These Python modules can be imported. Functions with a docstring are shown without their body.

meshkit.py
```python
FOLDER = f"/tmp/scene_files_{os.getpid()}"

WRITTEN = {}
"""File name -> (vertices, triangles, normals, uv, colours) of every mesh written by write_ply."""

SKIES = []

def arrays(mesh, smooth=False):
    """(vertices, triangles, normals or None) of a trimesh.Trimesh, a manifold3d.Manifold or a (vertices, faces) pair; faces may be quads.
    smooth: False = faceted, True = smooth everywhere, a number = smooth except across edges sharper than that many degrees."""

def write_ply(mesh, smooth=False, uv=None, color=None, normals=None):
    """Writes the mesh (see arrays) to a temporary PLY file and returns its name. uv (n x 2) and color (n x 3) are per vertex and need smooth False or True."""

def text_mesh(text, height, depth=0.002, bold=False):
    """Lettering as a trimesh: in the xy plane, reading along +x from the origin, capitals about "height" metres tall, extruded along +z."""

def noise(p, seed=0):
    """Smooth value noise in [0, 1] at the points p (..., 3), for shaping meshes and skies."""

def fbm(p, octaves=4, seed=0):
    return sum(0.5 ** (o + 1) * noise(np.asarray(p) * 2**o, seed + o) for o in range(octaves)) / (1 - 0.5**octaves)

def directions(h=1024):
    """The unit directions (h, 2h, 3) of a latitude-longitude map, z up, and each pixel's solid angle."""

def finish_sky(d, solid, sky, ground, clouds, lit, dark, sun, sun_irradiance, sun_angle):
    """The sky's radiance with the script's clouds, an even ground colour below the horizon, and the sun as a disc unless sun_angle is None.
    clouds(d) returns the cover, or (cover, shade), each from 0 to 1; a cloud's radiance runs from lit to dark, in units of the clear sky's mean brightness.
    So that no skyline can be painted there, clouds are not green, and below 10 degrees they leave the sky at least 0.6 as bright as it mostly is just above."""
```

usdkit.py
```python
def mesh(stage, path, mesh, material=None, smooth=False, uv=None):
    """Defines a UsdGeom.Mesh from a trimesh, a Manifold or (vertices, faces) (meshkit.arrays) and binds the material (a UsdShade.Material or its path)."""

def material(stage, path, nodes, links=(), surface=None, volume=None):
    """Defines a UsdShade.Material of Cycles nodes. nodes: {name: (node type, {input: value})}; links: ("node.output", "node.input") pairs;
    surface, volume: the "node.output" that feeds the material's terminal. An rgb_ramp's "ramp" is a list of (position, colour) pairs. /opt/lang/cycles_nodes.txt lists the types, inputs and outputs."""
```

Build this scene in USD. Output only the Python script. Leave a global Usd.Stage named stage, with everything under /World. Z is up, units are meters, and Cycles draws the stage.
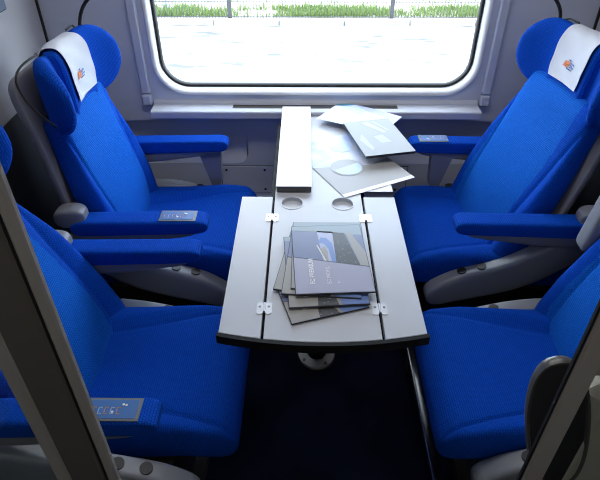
import math, random
import numpy as np, trimesh, usdkit, meshkit
from pxr import Usd, UsdGeom, UsdLux, UsdShade, Gf
from shapely.geometry import Polygon, Point, box as sbox
from shapely import affinity

stage = Usd.Stage.CreateInMemory()
UsdGeom.SetStageUpAxis(stage, UsdGeom.Tokens.z)
UsdGeom.SetStageMetersPerUnit(stage, 1.0)
UsdGeom.Xform.Define(stage, '/World')
UsdGeom.Scope.Define(stage, '/World/Looks')
rng = np.random.default_rng(7)

# ------------------------------------------------------------------ camera, sky, sun, exposure
PITCH, YAW, EYE, FPX = math.radians(37.1), math.radians(0.5), (-.055, 0, 1.73), 536.0
cam = UsdGeom.Camera.Define(stage, '/World/Camera')
cam.CreateHorizontalApertureAttr(36.0)
cam.CreateFocalLengthAttr(36.0 * FPX / 600)
cam.CreateClippingRangeAttr(Gf.Vec2f(.02, 500))
def _rz(v):
    c, s = math.cos(YAW), math.sin(YAW)
    return (c * v[0] - s * v[1], s * v[0] + c * v[1], v[2])
_R, _U, _B = _rz((1, 0, 0)), _rz((0, math.sin(PITCH), math.cos(PITCH))), _rz((0, -math.cos(PITCH), math.sin(PITCH)))
cam.AddTransformOp().Set(Gf.Matrix4d(*_R, 0, *_U, 0, *_B, 0, *EYE, 1))
cam.CreateExposureAttr(.25)

lamp = UsdLux.RectLight.Define(stage, '/World/CeilingLamp')         # the compartment's long ceiling lamp, across the middle
lamp.CreateWidthAttr(1.5); lamp.CreateHeightAttr(.3); lamp.CreateIntensityAttr(6); lamp.CreateColorAttr(Gf.Vec3f(1, .97, .93))
lamp.AddTranslateOp().Set(Gf.Vec3d(0, 1.45, 2.235))
lamp2 = UsdLux.RectLight.Define(stage, '/World/CorridorFill')        # added unseen fill light on the corridor side, brightens posts and bin
lamp2.CreateWidthAttr(.8); lamp2.CreateHeightAttr(.2); lamp2.CreateIntensityAttr(7); lamp2.CreateColorAttr(Gf.Vec3f(1, .95, .88))
lamp2.AddTranslateOp().Set(Gf.Vec3d(0, -.35, 2.235))
def mat(name, nodes, links=(), surface='p.BSDF'):
    return usdkit.material(stage, '/World/Looks/' + name, nodes, links, surface=surface)

SUN_DIR = np.array([.66, .09, .74]); SUN_DIR /= np.linalg.norm(SUN_DIR)     # towards the sun: almost along the train, grazing the window
sky = UsdLux.DomeLight.Define(stage, '/World/Sky')
sky.CreateIntensityAttr(1)
sky_m = mat('sky', {'s': ('sky_texture', {'sky_type': 'multiple_scattering', 'sun_disc': False, 'sun_elevation': math.asin(SUN_DIR[2]), 'sun_rotation': math.atan2(SUN_DIR[0], SUN_DIR[1]), 'aerosol_density': 2.0}),
                    'tc': ('texture_coordinate', {}), 'n': ('noise_texture', {'scale': 2.2, 'detail': 6.0, 'roughness': .55}),
                    'r': ('rgb_ramp', {'ramp': [(.30, (0, 0, 0)), (.58, (1, 1, 1))]}),
                    'm': ('mix_color', {'b': (4.0, 4.1, 4.3), 'use_clamp': False}), 'b': ('background_shader', {'strength': 1.15})},
            [('tc.generated', 'n.vector'), ('n.fac', 'r.fac'), ('r.color', 'm.fac'), ('s.color', 'm.a'), ('m.result', 'b.color')], 'b.background')
UsdShade.MaterialBindingAPI.Apply(sky.GetPrim()).Bind(sky_m)
sun = UsdLux.DistantLight.Define(stage, '/World/Sun')
sun.CreateIntensityAttr(34)
sun.CreateAngleAttr(.6)
sun.CreateColorAttr(Gf.Vec3f(1, .95, .87))
_z = SUN_DIR; _x = np.cross([0, 0, 1], _z); _x /= np.linalg.norm(_x); _y = np.cross(_z, _x)
sun.AddTransformOp().Set(Gf.Matrix4d(*_x, 0, *_y, 0, *_z, 0, 0, 0, 20, 1))

# ------------------------------------------------------------------ prim helpers
used = {}
def numbered(path):
    n = used.get(path, 0); used[path] = n + 1
    return path if n == 0 else f'{path}_{n:03d}'
def props(p, **k):
    for a, b in k.items():
        if b: p.SetCustomDataByKey(a, b)
    return p
def thing(name, label=None, cat=None, loc=(0, 0, 0), rz=0, group=None, kind=None):
    x = UsdGeom.Xform.Define(stage, numbered('/World/' + name))
    x.AddTranslateOp().Set(Gf.Vec3d(*map(float, loc)))
    if rz: x.AddRotateZOp().Set(float(rz))
    return props(x.GetPrim(), label=label, category=cat, group=group, kind=kind)
def obj(name, mesh, m, parent=None, smooth=30, uv=None, label=None, cat=None, group=None, kind=None):
    path = numbered((str(parent.GetPath()) if parent else '/World') + '/' + name)
    if isinstance(mesh, tuple) and len(mesh) == 3:
        mesh, uv, smooth = (mesh[0], mesh[1]), mesh[2], True
    p = usdkit.mesh(stage, path, mesh, m, smooth=smooth, uv=uv).GetPrim()
    return props(p, label=label, category=cat, group=group, kind=kind)

# ------------------------------------------------------------------ mesh helpers
cat_ = trimesh.util.concatenate
def B(x0, x1, y0, y1, z0, z1, bev=0.0):
    """A box between bounds with optional chamfered edges."""
    lo, hi = np.minimum([x0, y0, z0], [x1, y1, z1]), np.maximum([x0, y0, z0], [x1, y1, z1])
    if bev <= 0:
        m = trimesh.creation.box(hi - lo); m.apply_translation((lo + hi) / 2); return m
    b = min(bev, .45 * (hi - lo).min()); pts = []
    for sx in (0, 1):
        for sy in (0, 1):
            for sz in (0, 1):
                c = np.where([sx, sy, sz], hi, lo); d = np.where([sx, sy, sz], -b, b)
                for k in range(3):
                    e = d.copy(); e[k] = 0; pts.append(c + e)
    return trimesh.convex.convex_hull(np.array(pts))
def cyl(p0, p1, r, n=24):
    return trimesh.creation.cylinder(radius=r, segment=[p0, p1], sections=n)
def frames(P):
    P = np.asarray(P, float); T = np.gradient(P, axis=0); T /= np.linalg.norm(T, axis=1, keepdims=True)
    a = np.cross(T[0], [0, 0, 1.0]); a = np.cross(T[0], [1.0, 0, 0]) if np.linalg.norm(a) < .2 else a
    A = []
    for t in T:
        a = a - t * (a @ t); a /= np.linalg.norm(a); A.append(a)
    A = np.array(A); return P, T, A, np.cross(T, A)
def smooth_path(pts, n=40):
    from scipy.interpolate import CubicSpline
    p = np.asarray(pts, float); s = np.r_[0, np.cumsum(np.linalg.norm(np.diff(p, axis=0), axis=1))]
    return CubicSpline(s, p)(np.linspace(0, s[-1], n))
def tube(pts, r, n=10):
    P, T, A, Bn = frames(pts); ang = np.arange(n) * 2 * np.pi / n
    return loft([p + r * (np.cos(ang)[:, None] * a + np.sin(ang)[:, None] * b) for p, a, b in zip(P, A, Bn)])
def loft(rings):
    """Closed rings of equal count -> closed surface (vertices, triangles, uv in metres)."""
    V = np.array([np.vstack([r, r[:1]]) for r in rings]); S, N = V.shape[:2]
    du = np.linalg.norm(np.diff(V, axis=1), axis=2); k = len(V) // 2
    u = np.concatenate([[0], np.cumsum(du[k])]); u -= u[-1] / 2
    cen = V[:, :-1].mean(1); v = np.concatenate([[0], np.cumsum(np.linalg.norm(np.diff(cen, axis=0), axis=1))])
    uv = np.stack(np.broadcast_arrays(u[None], v[:, None]), -1).reshape(-1, 2)
    i, j = np.meshgrid(np.arange(S - 1), np.arange(N - 1), indexing='ij'); q = (i * N + j).ravel()
    F = np.vstack([np.stack([q, q + 1, q + N + 1], 1), np.stack([q, q + N + 1, q + N], 1)])
    verts = np.vstack([V.reshape(-1, 3), cen[:1], cen[-1:]]); uv = np.vstack([uv, uv[N // 2], uv[(S - 1) * N + N // 2]])
    jj = np.arange(N - 1); a, b = S * N, S * N + 1
    F = np.vstack([F, np.stack([np.full(N - 1, a), jj + 1, jj], 1), np.stack([np.full(N - 1, b), (S - 1) * N + jj, (S - 1) * N + jj + 1], 1)])
    t = verts[F]; vol = np.einsum('ij,ij->i', t[:, 0], np.cross(t[:, 1], t[:, 2])).sum()
    return verts, (F if vol > 0 else F[:, ::-1]), uv
def sec(W, T, n=4.0, nt=48, nb=16, extra=None, nh=None):
    """Cross-section (w, h): a superellipse of half-width W and thickness T, extra(w) raises its top side."""
    t = np.linspace(-1, 1, nt); w = W * np.sin(np.pi / 2 * t)
    shape = lambda w: np.maximum(1 - np.abs(w / W) ** n, 0) ** (1 / (nh or n))
    top = T / 2 * shape(w)
    if extra is not None: top = top + extra(w) * shape(w)
    tb = np.linspace(1, -1, nb)[1:-1]; wb = W * np.sin(np.pi / 2 * tb)
    bot = -T / 2 * shape(wb)
    k = nb // 2                                                      # the seam of the ring lies in the middle of the underside
    ring = np.vstack([np.stack([w, top], 1), np.stack([wb, bot], 1)])
    return np.roll(ring, nb // 2 - 1, axis=0)
def endk(d, r, n=2.5):
    return 1.0 if d >= r else max(1 - (1 - max(d, 0) / r) ** n, 1e-4) ** (1 / n)
def pad(path, wdir, hdir, W, T, r0, r1, n=4.0, shrink=(.02, .02), extra=None, N=40, nt=48, nend=2.5):
    """Upholstered solid swept along path. W, T: numbers or f(s in 0..1); r0, r1: end rounding radii."""
    P = np.asarray(path, float); L = np.r_[0, np.cumsum(np.linalg.norm(np.diff(P, axis=0), axis=1))]; tot = L[-1]
    a = np.linspace(0, np.pi, N); s = (1 - np.cos(a)) / 2
    s = .5 * s + .5 * np.linspace(0, 1, N)
    e = np.r_[np.linspace(0, 1, 9)[:-1] ** 2]                       # dense stations inside the rounded ends
    s = np.unique(np.r_[s, e * r0 / tot, 1 - e * r1 / tot]); rings = []
    f = lambda q, x: q(x) if callable(q) else q
    for x in s:
        p = np.array([np.interp(x * tot, L, P[:, k]) for k in range(3)])
        k0, k1 = endk(x * tot, r0, nend), endk((1 - x) * tot, r1, nend); k = min(k0, k1)
        wv, hv = f(wdir, x), f(hdir, x)
        W_, T_ = f(W, x) - shrink[0] * (1 - k0) - shrink[1] * (1 - k1), f(T, x) * k
        q = sec(max(W_, .004), T_, n, nt, 18, (lambda w: extra(w, x) * k) if extra else None)
        rings.append(p + q[:, :1] * np.asarray(wv) + q[:, 1:] * np.asarray(hv))
    return loft(rings)
def ext(poly, d, axis='y', at=0.0):
    """Extrude a polygon of (x, z) along y from at to at + d (axis y), or of (x, y) along z (axis z), or of (y, z) along x."""
    g = getattr(poly, 'geoms', [poly])
    m = cat_([trimesh.creation.extrude_polygon(p, d, engine='earcut') for p in g]); v = m.vertices
    if axis == 'y': m.vertices = np.stack([v[:, 0], at + v[:, 2], v[:, 1]], 1); m.invert()
    elif axis == 'x': m.vertices = np.stack([at + v[:, 2], v[:, 0], v[:, 1]], 1)
    else: m.vertices = v + [0, 0, at]
    return m
def rr(x0, x1, z0, z1, r, n=8):
    return sbox(x0 + r, z0 + r, x1 - r, z1 - r).buffer(r, quad_segs=n)
def rr_ring(x0, x1, z0, z1, r, n=12):
    a = np.linspace(0, np.pi / 2, n); out = []
    for k, (cx, cz) in enumerate([(x1 - r, z1 - r), (x0 + r, z1 - r), (x0 + r, z0 + r), (x1 - r, z0 + r)]):
        out.append(np.stack([cx + r * np.cos(a + k * np.pi / 2), cz + r * np.sin(a + k * np.pi / 2)], 1))
    return np.vstack(out)
def frame_loft(x0, x1, z0, z1, r, prof):
    """A closed profile [(outward offset, y)] swept round a rounded rectangle in the xz plane."""
    rings = [np.insert(rr_ring(x0 - o, x1 + o, z0 - o, z1 + o, r + o), 1, y, axis=1) for o, y in prof]
    V = np.array(rings); S, N = V.shape[:2]
    i, j = np.meshgrid(np.arange(S), np.arange(N), indexing='ij')
    q = np.stack([i * N + j, i * N + (j + 1) % N, ((i + 1) % S) * N + (j + 1) % N, ((i + 1) % S) * N + j], -1).reshape(-1, 4)
    m = trimesh.Trimesh(V.reshape(-1, 3), np.vstack([q[:, [0, 1, 2]], q[:, [0, 2, 3]]]), process=False)
    if m.volume < 0: m.invert()
    return m

# ------------------------------------------------------------------ materials
def plain(name, c, rough=.5, bump=0.0, bscale=300.0, metal=0.0, spec=.5, var=0.0, vscale=8.0):
    nodes = {'p': ('principled_bsdf', {'base_color': c, 'roughness': rough, 'metallic': metal, 'specular_ior_level': spec}), 'tc': ('texture_coordinate', {})}
    links = []
    if bump:
        nodes |= {'n': ('noise_texture', {'scale': bscale, 'detail': 3.0}), 'bp': ('bump', {'strength': bump, 'distance': .002})}
        links += [('tc.object', 'n.vector'), ('n.fac', 'bp.height'), ('bp.normal', 'p.normal')]
    if var:
        nodes |= {'v': ('noise_texture', {'scale': vscale, 'detail': 4.0}), 'r': ('rgb_ramp', {'ramp': [(.3, tuple(np.array(c) * (1 - var))), (.7, tuple(np.minimum(np.array(c) * (1 + var), 1)))]})}
        links += [('tc.object', 'v.vector'), ('v.fac', 'r.fac'), ('r.color', 'p.base_color')]
    return mat(name, nodes, links)
def fabric(name, c, dark):
    return mat(name, {'uv': ('texture_coordinate', {}),
        'b': ('brick_texture', {'scale': 1.0, 'brick_width': .0085, 'row_height': .0062, 'mortar_size': .0013, 'mortar_smooth': .8, 'color1': c, 'color2': tuple(np.array(c) * .86), 'mortar': dark}),
        'n': ('noise_texture', {'scale': 900.0, 'detail': 2.0}), 'bp': ('bump', {'strength': .55, 'distance': .0012, 'invert': True}),
        'p': ('principled_bsdf', {'roughness': .85, 'specular_ior_level': .07, 'sheen_weight': .04, 'sheen_roughness': .45, 'sheen_tint': (.12, .4, 1.0)})},
        [('uv.UV', 'b.vector'), ('uv.object', 'n.vector'), ('b.color', 'p.base_color'), ('b.fac', 'bp.height'), ('bp.normal', 'p.normal')])
FAB = fabric('blue_fabric', (.003, .080, .53), (.0015, .036, .30))
FABS = fabric('blue_fabric_side', (.003, .06, .44), (.0015, .03, .26))
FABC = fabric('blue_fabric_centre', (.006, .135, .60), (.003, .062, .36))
SHELL = plain('grey_shell_plastic', (.19, .195, .22), .42, .15, 500)
CONS = plain('grey_console_plastic', (.22, .235, .265), .38, .12, 500)
BLACK = plain('black_rubber', (.008, .008, .009), .5)
DARKM = plain('dark_metal', (.02, .02, .022), .45)
WALL = plain('grey_wall_laminate', (.50, .54, .65), .38, .05, 400)
CEIL = plain('white_ceiling', (.5, .5, .5), .6)
WALLS = plain('grey_side_wall_laminate', (.46, .46, .49), .4, .05, 400)
DADO = plain('dark_wall_cladding', (.03, .032, .036), .8, .3, 300)
RING = plain('white_window_ring', (.78, .79, .80), .3)
SILL = plain('pale_sill', (.56, .58, .63), .28)
SLOT = plain('brown_vent_slot', (.085, .078, .070), .5)
LAM = plain('white_grey_laminate', (.53, .55, .59), .27, .03, 900)
EDGE = plain('black_table_edge', (.008, .008, .009), .65, spec=.2)
CHROME = plain('brushed_steel', (.20, .195, .18), .55, metal=1.0)
SATIN = plain('satin_hinge_metal', (.80, .80, .80), .3, metal=.7)
POLISH = plain('polished_dark_rail', (.30, .29, .27), .22, metal=1.0)
CLOTH = plain('white_headrest_cloth', (.60, .61, .66), .85, .25, 700)
WHITE = plain('white_card', (.80, .80, .80), .4)
CARDSIDE = plain('shaded_box_end', (.09, .09, .09), .6)  # shade on the white box's near end, put into the colour
PAPER = plain('white_paper', (.80, .80, .80), .35)
ORANGE = plain('orange_print', (.78, .20, .05), .6)
BLUEP = plain('blue_print', (.10, .20, .50), .6)
CARPET = mat('navy_carpet', {'tc': ('texture_coordinate', {}), 'n': ('noise_texture', {'scale': 260.0, 'detail': 3.0}), 'n2': ('noise_texture', {'scale': 6.0, 'detail': 3.0}),
    'r': ('rgb_ramp', {'ramp': [(.3, (.002, .0035, .011)), (.7, (.005, .008, .024))]}), 'bp': ('bump', {'strength': .8, 'distance': .004}), 'p': ('principled_bsdf', {'roughness': .95, 'specular_ior_level': .1})},
    [('tc.object', 'n.vector'), ('tc.object', 'n2.vector'), ('n2.fac', 'r.fac'), ('r.color', 'p.base_color'), ('n.fac', 'bp.height'), ('bp.normal', 'p.normal')])
POSTL = plain('light_frame_aluminium', (.30, .285, .265), .45)
POSTD = plain('brown_grey_frame', (.095, .087, .078), .55)
BINC = plain('warm_grey_moulding', (.42, .39, .33), .35)
BINR = plain('dark_grey_rim', (.075, .072, .068), .3)
BIND = plain('dark_recess', (.018, .018, .019), .55)
GLASS = mat('window_glass', {'t': ('transparent_bsdf', {'color': (.95, .97, .96)}), 'g': ('glossy_bsdf', {'roughness': .0, 'color': (1, 1, 1)}), 'f': ('fresnel', {'IOR': 1.45}), 'ge': ('geometry', {}), 'iv': ('math', {'math_type': 'subtract', 'value1': 1.0}), 'mu': ('math', {'math_type': 'multiply'}), 'm': ('mix_closure', {})},
    [('ge.backfacing', 'iv.value2'), ('f.fac', 'mu.value1'), ('iv.value', 'mu.value2'), ('mu.value', 'm.fac'), ('t.BSDF', 'm.closure1'), ('g.BSDF', 'm.closure2')], 'm.closure')

# ------------------------------------------------------------------ the setting: carriage shell
XC = -.005                                                          # the window's centre
WX0, WX1, WZ0, WZ1, WR = XC - .692, XC + .692, .816, 1.62, .125
YW = 2.33
floor = obj('floor', B(-1.19, 1.19, -1.0, 2.42, -.06, 0), CARPET, label='dark navy carpet floor of the compartment', kind='structure')
obj('ceiling', B(-1.19, 1.19, -1.0, 2.42, 2.25, 2.31), CEIL, label='pale ceiling of the compartment', kind='structure')
wf = thing('wall_far', 'grey wall under and around the train window', kind='structure')
hole = rr(WX0 - .005, WX1 + .005, WZ0 - .005, WZ1 + .005, WR)
full = sbox(-1.19, 0, 1.19, 2.25)
rec = [rr(-.93, -.325, .44, .665, .06), rr(.315, .93, .44, .665, .06)]
obj('wall_panel', ext(full.difference(hole).difference(rec[0]).difference(rec[1]), .05, 'y', YW), WALL, wf)
obj('backing_panel', ext(full.difference(hole), .03, 'y', YW + .05), WALL, wf)
for x0, x1 in ((-.465, -.2), (.19, .455)):
    obj('panel_gap', B(x0 - .0035, x1 + .0035, YW - .0015, YW + .001, .272, .4275), BLACK, wf)
    sp = obj('service_panel', B(x0, x1, YW - .004, YW, .275, .424, .001), WALL, wf)
    for sx in (x0 + .025, x1 - .05):
        for sz in (.295, .405):
            obj('screw', cyl((sx, YW - .007, sz), (sx, YW - .003, sz), .006, 12), BLACK, sp)
obj('heater_ledge', B(-1.1, 1.1, 2.22, YW, .0, .262, .012), WALL, wf)
for s in (-1, 1):
    x = XC + s * .762
    st = obj('surround_strip', B(x - .02, x + .02, YW - .024, YW, .802, 2.25, .006), SILL if False else WALL, wf)
    obj('strip_foot', B(x - .021, x + .021, YW - .03, YW, .748, .798, .006), WALL, wf)
    obj('wall_seam', B(s * 1.152 - .004, s * 1.152 + .004, YW - .012, YW + .001, .9, 2.25), BLACK, wf)
PY0, CORR = .44, plain('brown_grey_corridor', (.30, .29, .28), .5)
for s, nm in ((-1, 'left'), (1, 'right')):
    w = thing('wall_' + nm, f'grey side wall behind the {nm} seats', kind='structure')
    obj('upper_wall', B(s * 1.155, s * 1.19, PY0, YW, .88, 2.25), WALLS, w)
    obj('corridor_wall', B(s * 1.155, s * 1.19, -1.0, PY0, 0, 2.25), CORR, w)
    obj('dark_cladding', B(s * 1.15, s * 1.19, .46, YW, 0, .88), DADO, w)
for x0, x1 in ((-.75, -.335), (.325, .75)):
    obj('recess_slope', trimesh.convex.convex_hull(np.array([(x, y, z) for x in (x0, x1) for y, z in ((YW + .001, .441), (YW + .049, .441), (YW + .049, .56))])), WALL, wf)
# corridor side, behind the camera: the far wall
wn = thing('wall_near', 'grey corridor wall behind the viewer', kind='structure')
obj('wall_panel', ext(full, .05, 'y', -1.0), CORR, wn)

wd = thing('window_1', 'wide train window with rounded corners and white ring', kind='structure')
obj('window_ring', frame_loft(WX0, WX1, WZ0, WZ1, WR, [(.026, YW + .002), (.025, YW - .006), (.021, YW - .011), (.013, YW - .011), (.006, YW - .004), (.0, YW + .010), (-.001, YW + .03), (.008, YW + .034), (.012, YW + .01)]), RING, wd, smooth=50)
obj('rubber_gasket', frame_loft(WX0, WX1, WZ0, WZ1, WR, [(.004, YW + .028), (-.011, YW + .026), (-.015, YW + .031), (-.015, YW + .046), (.004, YW + .05)]), BLACK, wd, smooth=50)
obj('pane', ext(rr(WX0, WX1, WZ0, WZ1, WR), .005, 'y', YW + .036), GLASS, wd)

# sill: rounded front lip, brown vent slot
ts = thing('trim_1', 'pale window sill ledge with a rounded front lip', kind='structure')
prof = Polygon([(2.332, .712), (2.332, .769)] + [(2.330 - .018 * math.sin(q),   .768 - .018 * (1 - math.cos(q))) for q in np.linspace(.1, math.pi / 2 - .1, 8)] + [(2.246 + .009 * math.cos(q), .741 + .009 * math.sin(q)) for q in np.linspace(math.pi / 2, 1.15 * math.pi, 9)] + [(2.240, .716), (2.262, .710)])
sl = ext(prof, 1.468, 'x', XC - .734)
obj('sill_board', sl, SILL, ts, smooth=40)
vs = obj('vent_slot', B(-.378, .364, 2.272, 2.308, .7495, .7525, .001), SLOT, ts)
for k in range(2):
    obj('slot_groove', B(-.374, .36, 2.280 + k * .014, 2.286 + k * .014, .7523, .7532), BLACK, vs)

# doorway to the corridor: posts and glazed partition, in front of the viewer
dr = thing('door_1', 'glazed compartment partition with grey door posts', kind='structure')
PY = .44
def post(strips, y0, y1):
    for nm, x0, x1, yy, m in strips:
        obj(nm, B(x0, x1, y0 + yy, y1 - yy, .0, 2.25, .003), m, dr)
post([('post', -.436, -.414, 0, POSTL), ('post_channel', -.414, -.361, .001, POSTD), ('seal', -.361, -.357, .003, BLACK), ('post', -.356, -.340, 0, POSTL)], PY - .006, PY + .006)
post([('seal', .277, .2805, .002, BLACK), ('post', .2805, .312, 0, POSTL)], PY - .006, PY + .006)
for x0, x1 in ((-1.155, -.436), (.312, 1.155)):
    obj('pane', B(x0, x1, PY - .003, PY + .003, .12, 2.2), GLASS, dr)
    obj('bottom_rail', B(x0, x1, PY - .015, PY + .015, 0, .12, .004), POSTD, dr)
    obj('top_rail', B(x0, x1, PY - .015, PY + .015, 2.2, 2.25), POSTD, dr)

# ------------------------------------------------------------------ outside
GZ = -.6
PAVE = mat('bright_paving', {'tc': ('texture_coordinate', {}), 'mp': ('mapping', {'scale': (1.0, 3.2, 1.0)}), 'n': ('noise_texture', {'scale': 1.6, 'detail': 6.0, 'roughness': .6}),
    'r': ('rgb_ramp', {'ramp': [(.36, (.12, .118, .11)), (.47, (.31, .30, .28)), (.7, (.36, .35, .325))]}), 'p': ('principled_bsdf', {'roughness': .9})},
    [('tc.object', 'mp.vector'), ('mp.vector', 'n.vector'), ('n.fac', 'r.fac'), ('r.color', 'p.base_color')])
EARTH = mat('dry_earth', {'tc': ('texture_coordinate', {}), 'n': ('noise_texture', {'scale': 2.5, 'detail': 7.0, 'roughness': .65}),
    'r': ('rgb_ramp', {'ramp': [(.32, (.22, .24, .10)), (.47, (.40, .36, .29)), (.7, (.48, .42, .35))]}), 'p': ('principled_bsdf', {'roughness': .95})},
    [('tc.object', 'n.vector'), ('n.fac', 'r.fac'), ('r.color', 'p.base_color')])
GRASS = mat('grass_blades', {'g': ('geometry', {}), 'r': ('rgb_ramp', {'ramp': [(0, (.16, .23, .06)), (.6, (.30, .34, .10)), (1, (.46, .42, .20))]}), 'd': ('principled_bsdf', {'roughness': .7}), 't': ('translucent_bsdf', {}), 'm': ('mix_closure', {'fac': .35})},
    [('g.random_per_island', 'r.fac'), ('r.color', 'd.base_color'), ('r.color', 't.color'), ('d.BSDF', 'm.closure1'), ('t.BSDF', 'm.closure2')], 'm.closure')
FENCEM = plain('grey_fence_steel', (.06, .06, .066), .5)
KERB = plain('concrete_kerb', (.30, .29, .28), .9, .4, 80, var=.15)
gd = thing('ground', 'pale paved platform and earth beyond it, outside the window', kind='structure')
obj('paving', B(-30, 30, 2.6, 8.52, GZ - .1, GZ), PAVE, gd)
obj('earth', B(-30, 30, 8.66, 60, GZ - .1, GZ + .03), EARTH, gd)
kb = thing('kerb', 'row of pale concrete kerb stones between paving and grass outside', 'kerb')
for k in range(10):
    x = -4.95 + k * 1.0
    obj('kerb_stone', B(x - .495, x + .495, 8.52, 8.66, GZ - .1, GZ + .075 + rng.uniform(-.004, .004), .012), KERB, kb)
fn = thing('mesh_fence', 'grey wire mesh fence on thin posts beyond the paving', 'fence', (0, 8.8, GZ))
for x in (-3.77, -1.232, 1.30, 3.83):
    obj('post', B(x - .03, x + .03, -.02, .04, 0, 1.9, .006), FENCEM, fn)
wires = []
for x in np.arange(-5.0, 5.0, .05):
    wires.append(B(x - .0035, x + .0035, -.026, -.0205, .04, 1.8))
for z in (.06, .28, .48, .68, .88, 1.3, 1.78):
    wires.append(B(-5, 5, -.035, -.026, z - .004, z + .004)); wires.append(B(-5, 5, -.0205, -.0205 + .009, z - .004, z + .004))
obj('wire_mesh', cat_(wires), FENCEM, fn, smooth=False, kind='stuff')
bl = thing('bollard', 'pale grey round bollard behind the fence, seen at upper left of the window', 'bollard', (-2.33, 9.35, GZ + .02))
obj('shaft', cyl((0, 0, 0), (0, 0, .95), .055), plain('pale_bollard', (.42, .44, .46), .6), bl)
obj('cap', trimesh.creation.icosphere(2, .056).apply_translation((0, 0, .95)), plain('bollard_cap', (.3, .3, .32), .5), bl)
gv, gf = [], []
def blades(n, xr, yr, h0, h1):
    x, y = rng.uniform(*xr, n), rng.uniform(*yr, n)
    keep = meshkit.noise(np.stack([x * 1.3, y * 2.2, 0 * x], 1), 3) > rng.uniform(.15, .75, n)
    keep &= (np.abs(x + 2.33) > .12) | (np.abs(y - 9.35) > .12)
    for a, b in zip(x[keep], y[keep]):
        h, d, t = rng.uniform(h0, h1), rng.uniform(.006, .012), rng.uniform(0, 6.28)
        dx, dy, lx, ly = d * math.cos(t), d * math.sin(t), rng.normal(0, .035), rng.normal(0, .035)
        k = len(gv); gv.extend([(a - dx, b - dy, GZ + .02), (a + dx, b + dy, GZ + .02), (a + dx * .7 + lx * .4, b + dy * .7 + ly * .4, GZ + .02 + h * .6), (a - dx * .7 + lx * .4, b - dy * .7 + ly * .4, GZ + .02 + h * .6), (a + lx, b + ly, GZ + .02 + h)])
        gf.extend([(k, k + 1, k + 2), (k, k + 2, k + 3), (k + 3, k + 2, k + 4)])
blades(15000, (-4, 4), (8.86, 9.4), .04, .13)
blades(2200, (-4, 4), (9.4, 12.0), .03, .09)
obj('grass', trimesh.Trimesh(np.array(gv), np.array(gf), process=False), GRASS, smooth=False, label='sunlit green grass growing along the foot of the fence', cat='grass', kind='stuff')

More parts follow.
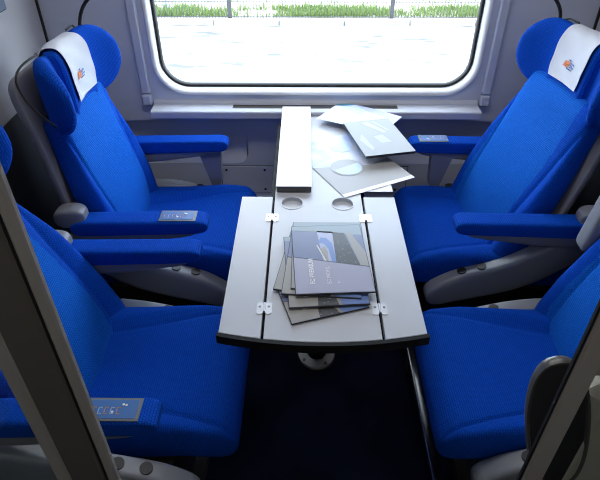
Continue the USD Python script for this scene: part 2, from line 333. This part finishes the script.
# ------------------------------------------------------------------ seats. local frame: +x faces the table, y to the sitter's left
def armrest(root, y, raised=False, panel=False, tip=-.425, back=-.92, pivot=(-.895, .682)):
    """pad, grey underside, pivot and, on one side, a control panel"""
    def place(mesh):
        v, f, *rest = mesh if isinstance(mesh, tuple) else (np.array(mesh.vertices), np.array(mesh.faces))
        if raised:                                                   # folded up about its pivot
            a = math.radians(93); q = v - [pivot[0], 0, pivot[1]]
            v = np.stack([pivot[0] + q[:, 0] * math.cos(a) - q[:, 2] * math.sin(a), v[:, 1], pivot[1] + q[:, 0] * math.sin(a) + q[:, 2] * math.cos(a)], 1)
        return (v, f, rest[0]) if rest else trimesh.Trimesh(v, f, process=False)
    arm = thing_part(root, 'armrest')
    tz, L = .68, tip - back
    path = [(back + .02, y, tz - .036), (back + .12, y, tz - .034), (tip - .1, y, tz - .027), (tip, y, tz - .024)]
    obj('armrest_pad', place(pad(path, (0, 1, 0), (0, 0, 1), .038, lambda s: .064 - .012 * s, .05, .045, n=6.5, shrink=(.004, .010), N=24, nt=30)), FAB, arm)
    und = [(back + .01, y, tz - .085), (back + .2, y, tz - .078), (tip - .12, y, tz - .060), (tip - .035, y, tz - .050)]
    obj('armrest_underside', place(pad(und, (0, 1, 0), (0, 0, 1), lambda s: .033 - .004 * s, lambda s: .068 - .038 * s, .04, .06, n=4, N=18, nt=20)), SHELL, arm)
    k2 = pad([(pivot[0] - .058, y, pivot[1] - .004), (pivot[0] + .052, y, pivot[1] + .004)], (0, 1, 0), (0, 0, 1), .034, .074, .055, .055, n=5, N=22, nt=22)
    obj('pivot_cover', k2, SHELL, arm)
    if panel:
        x0, x1, z = tip - .165, tip - .04, tz - .0005
        pl = lambda a0, a1, b0, b1, h: B(x0 + a0, x0 + a1, y + b0, y + b1, z + .0003, z + h, .0006)
        obj('control_panel', pl(0, .125, -.031, .031, .0035), plain('panel_frame_grey', (.34, .36, .38), .35) if 'panel_frame_grey' not in mats else mats['panel_frame_grey'], arm)
        obj('control_foil', pl(.006, .117, -.025, .025, .0045), mats['foil'], arm)
        for k in range(5):
            a = .014 + k * .014
            obj('button_mark', cat_([pl(a, a + .009, -.014, -.011, .0052), pl(a, a + .009, .002, .005, .0052), pl(a, a + .002, -.011, .002, .0052)]), [mats['mark_o'], mats['mark_g']][k % 2], arm)
        for a, b in ((.062, -.008), (.090, .010), (.083, .012)):
            obj('button_dot', cyl((x0 + a, y + b, z + .004), (x0 + a, y + b, z + .0055), .003, 10), PAPER, arm)
    return arm
mats = {'panel_frame_grey': plain('panel_frame_grey', (.17, .19, .20), .35), 'foil': plain('control_foil_blue', (.06, .17, .42), .35), 'mark_o': plain('orange_marks', (.55, .25, .12), .5), 'mark_g': plain('grey_marks', (.35, .42, .55), .5)}
def thing_part(root, name):
    x = UsdGeom.Xform.Define(stage, numbered(str(root.GetPath()) + '/' + name)); return x.GetPrim()

def make_seat(label, loc, rz, back_x, recline, cush_front, raised=(False, False), window=1, lamp_up=0.0, back_z=.45, lamp=True, ys=(-.30, .30), W=.262, twist=0.0, more=0.0, hup_off=.088, hf_off=.045, tips=(-.425, -.425)):
    """window: +1 when the window is on the sitter's left. back_x: where the backrest's front meets the seat."""
    t = thing('train_seat', label, 'seat', loc, rz, 'blue seats around the table')
    sm = lambda a, b, x: np.clip((x - a) / (b - a), 0, 1) ** 2 * (3 - 2 * np.clip((x - a) / (b - a), 0, 1))
    ct, st = math.cos(math.radians(twist)), math.sin(math.radians(twist))
    def tw(m):                                                       # the reclining upper part, turned a little about the upright axis
        v, f, *r = m if isinstance(m, tuple) else (np.array(m.vertices), np.array(m.faces))
        q = v - [back_x, 0, 0]; v = np.stack([back_x + q[:, 0] * ct - q[:, 1] * st, q[:, 0] * st + q[:, 1] * ct, v[:, 2]], 1)
        return (v, f, *r)
    # cushion: path from back to front, sides raised beyond a seam that spreads towards the front
    def cext(w, s):
        wb = .095 + .135 * s ** 1.2
        return .020 * sm(0, .05, np.abs(w) - wb) - .006 * np.exp(-((np.abs(w) - wb) / .006) ** 2) - .012 * (1 - (np.abs(w) / .27) ** 2)
    zc = .395
    cp = [(-.90, 0, zc - .012), (-.6, 0, zc - .004), (cush_front - .15, 0, zc + .006), (cush_front - .05, 0, zc + .002), (cush_front, 0, zc - .012)]
    obj('seat_cushion', pad(cp, (0, 1, 0), (0, 0, 1), W, .15, .03, .075, n=6, shrink=(.01, .035), extra=cext, N=50, nt=110), FAB, t)
    # backrest
    a = math.radians(recline); up = np.array([math.sin(-a), 0, math.cos(a)]); fwd = np.array([math.cos(a), 0, math.sin(a)])
    p0 = np.array([back_x, 0, back_z]); Lb = .555 / math.cos(a) ** .5 + more
    TB = .10
    def bext(w, s):
        wb = .165 + .055 * s
        edge = 1 - sm(.80, 1.0, s)
        return (.034 * sm(-.004, .06, np.abs(w) - wb) - .007 * np.exp(-((np.abs(w) - wb) / .006) ** 2)) * (.65 + .35 * edge) + .022 * np.exp(-((s - .33) / .22) ** 2) * (1 - (np.abs(w) / .28) ** 2)
    bw = lambda s: np.interp(s, [0, .12, .3, .6, 1.0], [.235, .255, .262, .248, .205])
    bp = [p0 + up * (q * Lb - .06) - fwd * (TB / 2) for q in np.linspace(0, 1 + .06 / Lb, 12)]
    if W < .25: bw = lambda s: np.interp(s, [0, .12, .3, .6, 1.0], [.25, .27, .278, .266, .215])
    bk = tw(pad(bp, (0, -1, 0), fwd, bw, TB, .05, .032, n=4.5, shrink=(.015, .012), extra=bext, N=54, nt=110))
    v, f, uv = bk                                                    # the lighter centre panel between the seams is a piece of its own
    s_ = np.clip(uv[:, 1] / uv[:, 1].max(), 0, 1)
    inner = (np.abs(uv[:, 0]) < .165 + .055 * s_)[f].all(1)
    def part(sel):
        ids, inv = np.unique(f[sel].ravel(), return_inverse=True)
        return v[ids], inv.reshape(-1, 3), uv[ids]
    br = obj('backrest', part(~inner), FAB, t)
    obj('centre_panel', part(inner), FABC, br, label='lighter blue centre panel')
    top = p0 + up * Lb
    # headrest: centre pad and two forward wings
    ah = math.radians(recline * .35); hup = np.array([-math.sin(ah), 0, math.cos(ah)]); hf = np.array([math.cos(ah), 0, math.sin(ah)])
    hc = top + hup * hup_off - hf * hf_off
    obj('headrest_pad', tw(pad([hc + np.array([0, y, 0]) + hf * 1.6 * y * y for y in np.linspace(-.118, .118, 17)], hup, hf, .118, .085, .03, .03, n=3.2, N=24, nt=40)), FAB, t)
    for s in (-1, 1):
        ang = np.linspace(0, math.radians(70), 14); R = .178
        P = [hc + hf * -.004 + np.array([0, s * .10, 0])] + [hc + hf * (-.004 + R * (1 - math.cos(q))) + np.array([0, s * (.095 + R * math.sin(q)), 0]) for q in ang]
        def hd(x, s=s):
            q = np.interp(x, [.09, 1], [0, math.radians(70)])
            return hf * math.cos(q) + np.array([0, -s * math.sin(q), 0])
        obj('headrest_wing', tw(pad(P, hup, hd, lambda x: .106 + .016 * math.sin(min(x, 1) * math.pi), .066, .03, .125, n=3.0, shrink=(.02, .10), N=34, nt=46, nend=2.1)), FAB, t)
    # grey shell behind, its black edge
    sp = [p0 - fwd * (TB + .005) + up * .06, p0 - fwd * (TB + .01) + up * Lb * .6, top - fwd * (TB + .004), hc - hf * .072, hc - hf * .068 + hup * .08]
    P = smooth_path(sp, 24)
    nrm = lambda x: np.array([math.cos(a), 0, math.sin(a)])
    sh = obj('back_shell', tw(pad(P, (0, -1, 0), nrm, lambda s: np.interp(s, [0, .5, 1], [.262, .264, .235]), .032, .03, .05, n=8, shrink=(.01, .03), N=30, nt=40)), SHELL, t)
    for s in (-1, 1):
        e = s * .268
        c = hc - hf * .055
        c = hc; loop = smooth_path([c - hf * .01 + hup * .124 + [0, s * .13, 0], c - hf * .022 + hup * .118 + [0, s * .21, 0], c - hf * .03 + hup * .09 + [0, s * .264, 0], c - hf * .02 + hup * .05 + [0, s * .280, 0], c + hf * .01 - hup * .01 + [0, s * .282, 0], c + hf * .045 - hup * .06 + [0, s * .274, 0]], 36)
        obj('edge_piping', tw(tube(loop, .0034, 8)), BLACK, sh)
    # consoles at both sides, with black knobs on top
    for s in (-1, 1):
        y = ys[0] + .005 if s < 0 else ys[1] - .02
        rise = .085 if s != window and ys[0] == -.30 else 0
        low = .035 if s == window and W < .25 else 0
        if s == window: rise = -.075
        path = smooth_path([(-.93, y, .505 + rise), (-.80, y, .448 + rise * .5), (-.66, y, .402 + rise * .05), (-.53, y, .366), (-.44, y, .330), (-.385, y, .288)], 24)
        path[:, 2] -= low
        P_, T_, A_, B_ = frames(path)
        Tn = lambda x: np.interp(x, [0, .35, .8, 1], [.11, .138, .127, .085])
        hd = lambda x: -B_[min(int(x * 23.999), 23)] if B_[0][2] < 0 else B_[min(int(x * 23.999), 23)]
        cs = obj('side_console', pad(path, (0, 1, 0), hd, .034, Tn, .03, .06, n=5, shrink=(.004, .008), N=34, nt=22), CONS, t)
        for x in (-.50, -.57):
            z = np.interp(x, path[:, 0], path[:, 2]) + .0685
            obj('knob', cyl((x - .002, y, z - .016), (x + .002, y, z + .003), .017, 20), BLACK, cs)
    obj('pedestal', cat_([B(-.86, -.46, -.24, .24, .02, .31, .01), B(-.9, -.42, -.26, .26, 0, .03)]), DARKM, t, label='dark metal seat base')
    armrest(t, ys[0], raised[0], panel=not raised[0], tip=tips[0])
    armrest(t, ys[1], raised[1])
    if lamp:
        y = window * .30
        obj('armrest_bracket', trimesh.convex.convex_hull(np.array([(x, y + dy, z) for dy in (-.02, .03) for x, z in ((-.56, .625), (-.46, .635), (-.47, .47), (-.50, .40))])), SHELL, t)
        w = window
        b = hc - hf * .01 + hup * .115 + np.array([0, w * .245, 0])
        g = smooth_path([b - hup * .04, b + hf * .018 + hup * .025, b + hf * .075 + hup * (.072 + lamp_up), b + hf * .145 + hup * (.088 + lamp_up), b + hf * .175 + hup * (.085 + lamp_up)], 26)
        ln = obj('reading_lamp', tw(tube(g, .0065, 10)), BLACK, t, label='black gooseneck reading lamp')
        e = g[-1]
        obj('lamp_head', tw(pad([e - hf * .004, e + hf * .06 - hup * .004], (0, 1, 0), hup, .015, .022, .01, .01, n=3, N=14, nt=14)), BLACK, ln)
    return dict(root=t, hc=hc, hup=hup, hf=hf, loc=np.array(loc), rz=rz, tw=tw, off=hup_off)

YN, YF, SX = 1.065, 1.82, .04
FL = make_seat('blue fabric seat by the window on the left, lit brightly, white headrest cover', (SX, YF, 0), 0, -.765, 11.0, -.30, window=1, lamp_up=.015, hup_off=.060)
FR = make_seat('blue fabric seat by the window on the right, leaning back, white headrest cover', (SX, YF, 0), 180, -.60, 20, -.30, window=-1, ys=(-.30, .30), twist=8, more=.045, hup_off=.052, hf_off=.058, tips=(-.36, -.425))
NL = make_seat('blue fabric seat on the left nearest the doorway, beside the left door post', (SX, YN, 0), 0, -.715, 24.5, -.272, window=1, lamp=False, ys=(-.325, .295), W=.244)
NR = make_seat('blue fabric seat on the right nearest the doorway, its armrests folded up', (SX, YN, 0), 180, -.70, 22, -.275, raised=(True, True), window=-1, lamp=False, ys=(-.295, .30), W=.244)

# white covers hanging over the headrests
def head_cover(S, label):
    t = thing('headrest_cover', label, 'headrest cover', S['loc'], S['rz'], 'white headrest covers')
    hc, hup, hf = S['hc'], S['hup'], S['hf']
    W, T, n = .122, .095, 3.2
    th = np.linspace(-.68, 1.35, 46) * math.pi / 2                     # from below the front up over the top and down the back
    pts, nr = [], []
    sgn = lambda v, p: np.sign(v) * np.abs(v) ** p
    low = min(.086, S['off'] - .004) / W
    ph = np.linspace(-math.asin(low ** 1.6), math.pi + .02, 60)
    for q in ph:                                                      # q = 0 front, pi/2 top, pi back
        h, w = T / 2 * sgn(math.cos(q), 2 / n), W * sgn(math.sin(q), 2 / n)
        pts.append(hc + hf * h + hup * w)
    P = smooth_path(np.array(pts)[::2], 60)
    Tn = np.gradient(P, axis=0); Tn /= np.linalg.norm(Tn, axis=1, keepdims=True)
    N = np.cross(Tn, [0, 1.0, 0]); N *= np.sign(((P - hc) * N).sum(1, keepdims=True))
    ys = np.linspace(-.092, .092, 25); f, b = [], []
    for k, (p, m) in enumerate(zip(P, N)):
        s = k / 59
        wr = np.array([.0022 * math.sin(38 * y + 9 * s) * math.sin(16 * s + 20 * y) + .003 * (meshkit.noise(np.array([[y * 22, s * 9, 1.3]]), 5)[0]) for y in ys])
        yy = ys * (1 - .05 * (s < .12) * (1 - s / .12) + .03 * math.sin(s * 5))
        f.append(p + m * (.003 + wr)[:, None] + np.stack([0 * yy, yy, 0 * yy], 1) + hf * (1.6 * yy * yy)[:, None]); b.append(p + m * (.0012 + wr)[:, None] + np.stack([0 * yy, yy, 0 * yy], 1) + hf * (1.6 * yy * yy)[:, None])
    rings = [np.vstack([x, y[::-1]]) for x, y in zip(f, b)]
    v, fc, uv = loft(rings)
    obj('cover_cloth', trimesh.Trimesh(S['tw']((v, fc))[0], fc, process=False), CLOTH, t, smooth=50)
    # printed emblem: slanted orange bars, then blue outlined letters
    def dec(m, x, z):
        m = m.copy(); m.apply_translation((x, z, 0)); q = m.vertices
        kx = T / 2 * np.maximum(1 - np.abs((q[:, 1] - .005) / W) ** n, 0) ** (1 / n)
        m.vertices = S['tw']((hc + hf * (kx + .0065 + q[:, 2] + 1.6 * q[:, 0] ** 2)[:, None] + hup * (q[:, 1])[:, None] + np.stack([0 * kx, q[:, 0], 0 * kx], 1), m.faces))[0]
        return m
    z0 = .012
    for k in range(3):
        obj('emblem_bar', dec(ext(Polygon([(0, 0), (.007, 0), (.014, .020), (.007, .020)]), .001, 'z'), -.034 + k * .0105, z0 - .010), ORANGE, t)
    obj('emblem_bar', dec(ext(Polygon([(0, 0), (.024, 0), (.025, .005), (.001, .005)]), .0012, 'z'), -.024, z0 + .002), ORANGE, t)
    obj('emblem_lettering', dec(meshkit.text_mesh('IC', .016, .001, bold=True), .002, z0 - .007), BLUEP, t)
    obj('emblem_lettering', dec(meshkit.text_mesh('PKP', .005, .001, bold=True), -.012, z0 + .012), BLUEP, t)
    obj('emblem_lettering', dec(meshkit.text_mesh('INTERCITY', .0045, .001), -.012, z0 - .015), BLUEP, t)
    return t
head_cover(FL, 'white cloth cover with small emblem on the headrest of the left window seat')
head_cover(FR, 'white cloth cover with small emblem on the headrest of the right window seat')

# polished rail at the foot of the right seats
rl = thing('kick_rail', 'polished metal rail running along the floor before the right seats', 'rail', (.370, 0, .025))
obj('rail_bar', pad([(0, .55, .075), (0, 1.3, .075), (0, 2.2, .075)], (1, 0, 0), (0, 0, 1), .018, .03, .01, .01, n=3, N=12, nt=16), POLISH, rl)
for y in (.62, 1.42, 2.1):
    obj('rail_bracket', B(-.012, .012, y - .02, y + .02, -.025, .066, .003), DARKM, rl)

# ------------------------------------------------------------------ folding table
TX, TZ = -.006, .73
tb = thing('folding_table', 'pale grey folding table with two side flaps and black front edge', 'table')
def slab(poly, z0, z1, bev=.0015):
    """A tabletop piece with a fine bevel along its top edge."""
    a = ext(poly, z1 - z0 - bev, 'z', z0)
    b = ext(poly.buffer(-bev, join_style=2), bev, 'z', z1 - bev)
    return cat_([a, b])
def front_y(x): return .892 + .030 * (abs(x - TX) / .26) ** 2
xs = np.linspace(-.268, .268, 33) + TX
def piece(x0, x1, y_back, inset=0.0):
    f = [(x, front_y(x) + inset) for x in np.linspace(x0, x1, 14)]
    return Polygon(f + [(x1, y_back), (x0, y_back)])
cups = [Point(TX - .089, 1.53).buffer(.038, quad_segs=12), Point(TX + .082, 1.527).buffer(.038, quad_segs=12)]
cpoly = piece(TX - .1485, TX + .1485, 2.238, .012)
for c in cups: cpoly = cpoly.difference(c)
obj('centre_panel', slab(cpoly, TZ - .022, TZ), LAM, tb)
for s in (-1, 1):
    obj('flap', slab(piece(*sorted((TX + s * .1565, TX + s * .263)), 1.570, .012), TZ - .022, TZ), LAM, tb)
ed = Polygon([(x, front_y(x)) for x in xs] + [(x, front_y(x) + .0118) for x in xs[::-1]])
obj('edge_strip', ext(ed, .027, 'z', TZ - .0275), EDGE, tb)
obj('under_frame', cat_([B(TX - .165, TX + .165, .95, 2.2, TZ - .040, TZ - .0225), B(TX - .25, TX + .25, .96, 1.55, TZ - .032, TZ - .0226)]), EDGE, tb)
for s in (-1, 1):
    for y in (1.44, 1.02):
        h = obj('hinge', cat_([ext(rr(TX + s * .1525 - .020, TX + s * .1525 - .003, y - .021, y + .021, .006), .0022, 'z', TZ), ext(rr(TX + s * .1525 + .003, TX + s * .1525 + .020, y - .021, y + .021, .006), .0022, 'z', TZ), cyl((TX + s * .1525, y - .012, TZ + .0005), (TX + s * .1525, y + .021, TZ + .0005), .0035, 12)]), SATIN, tb)
        for dx in (-.012, .012):
            obj('screw', cyl((TX + s * .1525 + dx, y + .006, TZ + .002), (TX + s * .1525 + dx, y + .006, TZ + .0028), .0035, 10), CHROME, h)
for c in cups:
    cx, cy = c.centroid.x, c.centroid.y
    ring = ext(Point(cx, cy).buffer(.0395, quad_segs=12).difference(Point(cx, cy).buffer(.0355, quad_segs=12)), .0235, 'z', TZ - .022)
    cup = obj('cup_ring', ring, LAM, tb, smooth=40)
    obj('cup_floor', cyl((cx, cy, TZ - .022), (cx, cy, TZ - .0135), .0357, 32), LAM, cup)
pd = obj('pedestal', cat_([cyl((0, 1.51, .0), (0, 1.51, TZ - .03), .036, 28), cyl((0, 1.51, .012), (0, 1.51, .03), .045, 28)]), EDGE, tb)
fl = obj('floor_flange', trimesh.creation.revolve(np.array([(.036, 0), (.079, 0), (.079, .008), (.074, .014), (.05, .018), (.036, .018)]), sections=48).apply_translation((0, 1.49, 0)), CHROME, tb)
for k in range(4):
    a = math.radians(-145 + 90 * k)
    obj('screw', cyl((.062 * math.cos(a), 1.49 + .062 * math.sin(a), .014), (.062 * math.cos(a), 1.49 + .062 * math.sin(a), .0185), .006, 12), DARKM, fl)

# ------------------------------------------------------------------ things on the table
bx = thing('box', 'long white flat box lying along the table towards the window', 'box', (-.0905, 1.595, TZ + .0048), 0)
obj('box_body', B(-.061, .061, 0, .682, 0, .020, .0015), CARDSIDE, bx, label='box body coloured dark grey for its shaded end')
obj('box_lid', B(-.0625, .0625, -.0012, .6835, .020, .0225, .001), WHITE, bx)

def rot(deg, c):
    a = math.radians(deg); ca, sa = math.cos(a), math.sin(a)
    return lambda x, y: (c[0] + ca * x - sa * y, c[1] + sa * x + ca * y)
def sheet(name, label, cat, corner, deg, w, h, z, m, curl=None, thick=.0005, group=None):
    """A thin sheet as a finely divided slab that can curl; returns (prim, function placing flat print on it)."""
    n = 13; gx, gy = np.meshgrid(np.linspace(0, w, n), np.linspace(0, h, n), indexing='ij')
    cz = curl or (lambda x, y: 0 * x)
    t = thing(name, label, cat, (corner[0], corner[1], z), deg, group)
    def lay(poly, lift, m2, nm, lab=None):
        p = poly.intersection(sbox(0.0, 0.0, w, h))
        tri = ext(p.segmentize(.03), .00025, 'z')
        if curl is not None: tri = tri.subdivide_to_size(.03)
        v = tri.vertices; v[:, 2] += thick + lift + cz(v[:, 0], v[:, 1]); tri.vertices = v
        return obj(nm, tri, m2, t, label=lab)
    top = np.stack([gx, gy, thick + cz(gx, gy)], -1).reshape(-1, 3); bot = top - [0, 0, thick]
    i, j = np.meshgrid(np.arange(n - 1), np.arange(n - 1), indexing='ij'); q = (i * n + j).ravel(); N = n * n
    F = [np.stack([q, q + n, q + n + 1], 1), np.stack([q, q + n + 1, q + 1], 1), np.stack([q + N, q + n + 1 + N, q + n + N], 1), np.stack([q + N, q + 1 + N, q + n + 1 + N], 1)]
    rim = np.r_[np.arange(0, n) * n, (n - 1) * n + np.arange(1, n), np.arange(n - 2, -1, -1) * n + n - 1, np.arange(n - 2, 0, -1)]; nx = np.roll(rim, -1)
    F += [np.stack([rim, rim + N, nx + N], 1), np.stack([rim, nx + N, nx], 1)]
    obj('sheet', trimesh.Trimesh(np.vstack([top, bot]), np.vstack(F), process=False), m, t)
    return t, lay
CLOUDS = mat('cloud_print', {'tc': ('texture_coordinate', {}), 'n': ('noise_texture', {'scale': 9.0, 'detail': 4.0}), 'r': ('rgb_ramp', {'ramp': [(.36, (.42, .52, .78)), (.5, (.60, .66, .82)), (.62, (.78, .79, .84))]}), 'p': ('principled_bsdf', {'roughness': .4})},
    [('tc.object', 'n.vector'), ('n.fac', 'r.fac'), ('r.color', 'p.base_color')])
GREYP = plain('grey_print', (.36, .355, .345), .4)
PALEB = plain('pale_blue_print', (.46, .60, .86), .3)
LILAC = plain('lilac_print', (.36, .36, .46), .28)
LILACG = plain('grey_lilac_print', (.44, .44, .50), .28)
TEAL = plain('teal_print', (.10, .35, .45), .3)
TEALG = plain('teal_grey_print', (.27, .34, .38), .28)
NAVYG = plain('slate_blue_print', (.17, .20, .33), .28)
SKYB = plain('train_blue_print', (.16, .25, .52), .28)
PALEL = plain('pale_lilac_print', (.40, .43, .60), .28)
TANP = plain('warm_grey_print', (.33, .32, .30), .3)
DARKP = mat('speckled_dark_print', {'tc': ('texture_coordinate', {}), 'v': ('voronoi_texture', {'scale': 90.0}), 'r': ('rgb_ramp', {'ramp': [(0, (.45, .42, .40)), (.22, (.07, .075, .08)), (1, (.07, .075, .08))]}), 'p': ('principled_bsdf', {'roughness': .3})},
    [('tc.object', 'v.vector'), ('v.distance', 'r.fac'), ('r.color', 'p.base_color')])
COVER = plain('dark_booklet_edge', (.02, .021, .026), .4)
GREYC = plain('silver_grey_cover', (.30, .308, .302), .45)
GREYL = plain('pale_grey_cover_mark', (.40, .41, .405), .45)

# leaflets at the window end
t, lay = sheet('paper_sheet', 'corner of a plain white sheet under the cloud leaflet, right of the table', 'paper', (.10, 1.602), 1, .157, .19, TZ + .0008, PAPER)
t, lay = sheet('leaflet', 'large leaflet with cloud picture and pale blue circle, beside the long white box', 'leaflet', (.086, 1.562), 27.7, .297, .42, TZ + .0022, CLOUDS)
R27 = lambda u, v: (u, v)
lay(Polygon([(0, 0), (.297, 0), (.297, .17), (.20, .155), (.10, .19), (0, .23)]), .0001, GREYP, 'grey_print')
lay(Polygon([(0, 0), (.297, 0), (.297, .020), (0, .020)]), .0004, PAPER, 'white_margin')
lay(Point(.115, .175).buffer(.062), .0012, GREYL, 'circle_print')
lay(Point(.115, .175).buffer(.056).intersection(Polygon([(0, 0), (.3, 0), (.3, .20), (0, .17)])), .0022, PALEB, 'circle_print')
lay(Point(.18, .33).buffer(.045).intersection(Polygon([(.1, .2), (.3, .25), (.3, .36), (.1, .36)])), .0008, PALEB, 'circle_print')
tx = meshkit.text_mesh('www', .008, .0002)
tx.apply_translation((.26, .006, 0)); lay_v = tx.vertices.copy()
t, lay = sheet('leaflet', 'leaflet with sky picture and teal corner, its end resting on the window sill', 'leaflet', (-.002, 2.160), -32, .304, .212, TZ + .0245, CLOUDS, curl=lambda x, y: .004 * np.sin(10 * x) ** 2)
lay(Polygon([(0, .212), (0, .165), (.03, .175), (.075, .212)]), .0002, TEAL, 'teal_corner')
lay(Polygon([(.08, .212), (.16, .17), (.26, .16), (.304, .10), (.304, .19), (.2, .212)]), .0002, PALEL, 'sky_band')
# grey brochure on top, lifted a little at its near end
t = thing('brochure', 'silver grey brochure with dark edges lying on top of the leaflets by the window', 'brochure', (.238, 1.955, TZ + .0315), 13)
obj('pages', B(-.099, .099, -.150, .150, 0, .0098, .001), COVER, t)
obj('cover', B(-.0995, .0995, -.1505, .1505, .0099, .0108), GREYC, t)
for pts in ([(-.03, .13), (.0, .135), (.05, .03), (.03, .02)], [(.015, .135), (.025, .137), (.065, .04), (.055, .04)], [(-.02, .0), (.02, .01), (.04, -.06), (-.005, -.06)], [(-.08, -.02), (-.06, .03), (-.045, -.09), (-.06, -.12)]):
    obj('cover_mark', ext(Polygon(pts),   .0003, 'z', .0108), GREYL, t)

# stack of brochures in the middle
def brochure(label, c, deg, z, scale=1.0, title=True, w=.215, h=.312):
    t = thing('brochure', label, 'brochure', (c[0], c[1], z), deg, 'brochures stacked on the table')
    obj('pages', B(-w / 2, w / 2, -h / 2, h / 2, 0, .0034, .0006), COVER, t)
    def lay(pts, m, nm, k=0):
        obj(nm, ext(Polygon([((u - .5) * w, (v - .5) * h) for u, v in pts]), .00022, 'z', .0034 + k * .00022), m, t)
    e = .008
    lay([(e, e), (1 - e, e), (1 - e, 1 - e), (e, 1 - e)], NAVYG, 'cover_photo')
    lay([(e, .93), (.45, .88), (1 - e, .82), (1 - e, 1 - e), (e, 1 - e)], TEALG, 'photo_area', 1)
    lay([(.36, .91), (.6, .885), (.6, .40), (.4, .44)], PALEL, 'photo_area', 1)
    lay([(.36, .72), (.40, .80), (.48, .79), (.55, .70), (.58, .41), (.52, .42), (.49, .62), (.44, .70)], SKYB, 'photo_area', 2)
    lay([(.33, .68), (.345, .68), (.45, .44), (.425, .44)], PAPER, 'photo_area', 2)
    lay([(.37, .62), (.45, .66), (.48, .56), (.47, .44), (.44, .44)], TANP, 'photo_area', 2)
    lay([(.58, .88), (.74, .86), (.88, .36), (.57, .41)], DARKP, 'photo_area', 3)
    lay([(.76, .86), (.86, .85), (.99, .58), (.99, .35), (.885, .36)], TANP, 'photo_area', 3)
    lay([(.86, .82), (.90, .82), (.99, .64), (.99, .55)], NAVYG, 'photo_area', 4)
    lay([(e, e), (1 - e, e), (1 - e, .335), (e, .505)], LILAC if title else TANP, 'title_band', 5)
    lay([(e, .503), (1 - e, .333), (1 - e, .342), (e, .513)], COVER, 'band_edge', 6)
    if not title:
        lay([(.36, e), (.62, e), (.50, .42), (.40, .43)], DARKP, 'photo_area', 6)
        lay([(.66, e), (1 - e, e), (1 - e, .335), (.56, .39)], SKYB, 'photo_area', 6)
    if title is not None:
        for txt, hh, x, bold in (('EC PREMIUM', .0125, .055, True), ('EC PROFIL', .0105, .100, False), ('>-', .010, .125, False)):
            m = meshkit.text_mesh(txt, hh, .0003, bold=bold)
            v = m.vertices; m.vertices = np.stack([-w / 2 + x - v[:, 1], -h / 2 + .038 + v[:, 0], .0034 + .0015 + v[:, 2]], 1)
            obj('title_lettering', m, PAPER, t)
    return t
zz = TZ + .0025; dz = .0052
specs = [('lowest brochure of the stack, turned so its near corner sticks out', (-.007, 1.069), 17.5, False),
         ('second brochure from the bottom of the stack, poking out at its left', (-.008, 1.222), -9.0, False),
         ('brochure in the lower middle of the stack, turned a little anticlockwise', (.002, 1.172), 4.5, False),
         ('brochure in the upper middle of the stack, its left edge showing dark', (.004, 1.205), -4.5, False),
         ('second brochure from the top, its grey top edge showing behind the topmost', (.018, 1.230), 0.0, False),
         ('topmost brochure of the stack, lilac title band below a train photo', (.022, 1.208), 3.4, True)]
for k, (lb, c, d, ti) in enumerate(specs):
    brochure(lb, c, d, zz + k * dz * .78, title=ti, h=.165 if k == 0 else .312)

# ------------------------------------------------------------------ litter bin beside the right door post
bn = thing('litter_bin', 'warm grey moulded bin with dark oval mouth behind the right door post', 'bin', (.425, .60, 0), 0)
ang = np.linspace(0, 2 * np.pi, 40, endpoint=False)
def oval(k, y, kz=1.0):
    ex, ez = .057 * k, .205 * kz
    x, z = ex * np.sign(np.cos(ang)) * np.abs(np.cos(ang)) ** .8, ez * np.sign(np.sin(ang)) * np.abs(np.sin(ang)) ** .85
    r = math.radians(16); return np.stack([x * math.cos(r) + z * math.sin(r) * -1, np.full_like(x, y), .835 + z * math.cos(r) + x * math.sin(r)], 1)
def shell_of(rings):
    v, f, _ = loft(rings); return trimesh.Trimesh(v, f, process=False)
obj('mouth_rim', shell_of([oval(.96, .006, .99), oval(1.0, .002, 1.0), oval(1.02, -.004, 1.005), oval(1.0, -.012, 1.0), oval(.92, -.012, .975), oval(.87, -.004, .96), oval(.85, .004, .95)]), BINR, bn, smooth=50)
obj('mouth_recess', shell_of([oval(.88, -.0045, .962), oval(.84, .0, .95), oval(.5, .006, .8)]), BIND, bn)
obj('bin_body', B(.035, .36, -.008, .10, .30, .945, .03), BINC, bn)
pn = obj('back_panel', B(.004, .42, .015, .045, .962, 1.30, .006), BINC, bn)
D = lambda p: affinity.translate(p, -.046, .008)
obj('sticker', ext(D(rr(.060, .16, .985, 1.085, .012)), .0006, 'y', .0143), PAPER, pn, label='white pictogram sticker with dark border')
obj('pictogram', cat_([ext(D(q), .0004, 'y', .0138) for q in (rr(.063, .157, .988, 1.082, .010).difference(rr(.066, .154, .991, 1.079, .009)), Polygon([(.075, 1.0), (.083, 1.0), (.095, 1.03), (.115, 1.035), (.112, 1.043), (.09, 1.043)]), Point(.105, 1.06).buffer(.008), Polygon([(.125, 1.0), (.145, 1.0), (.15, 1.03), (.12, 1.03)]))]), BLACK, pn)
# panel high on the left wall
mp = thing('framed_panel', 'blue grey rectangular panel high on the left wall behind the seats', 'wall panel', (-1.1545, 0, 0))
obj('panel_frame', B(0, .014, 1.30, 2.055, 1.222, 1.78, .003), BLACK, mp)
obj('panel_face', B(.012, .0175, 1.305, 2.05, 1.227, 1.775, .002), plain('blue_grey_panel', (.16, .20, .27), .3), mp)
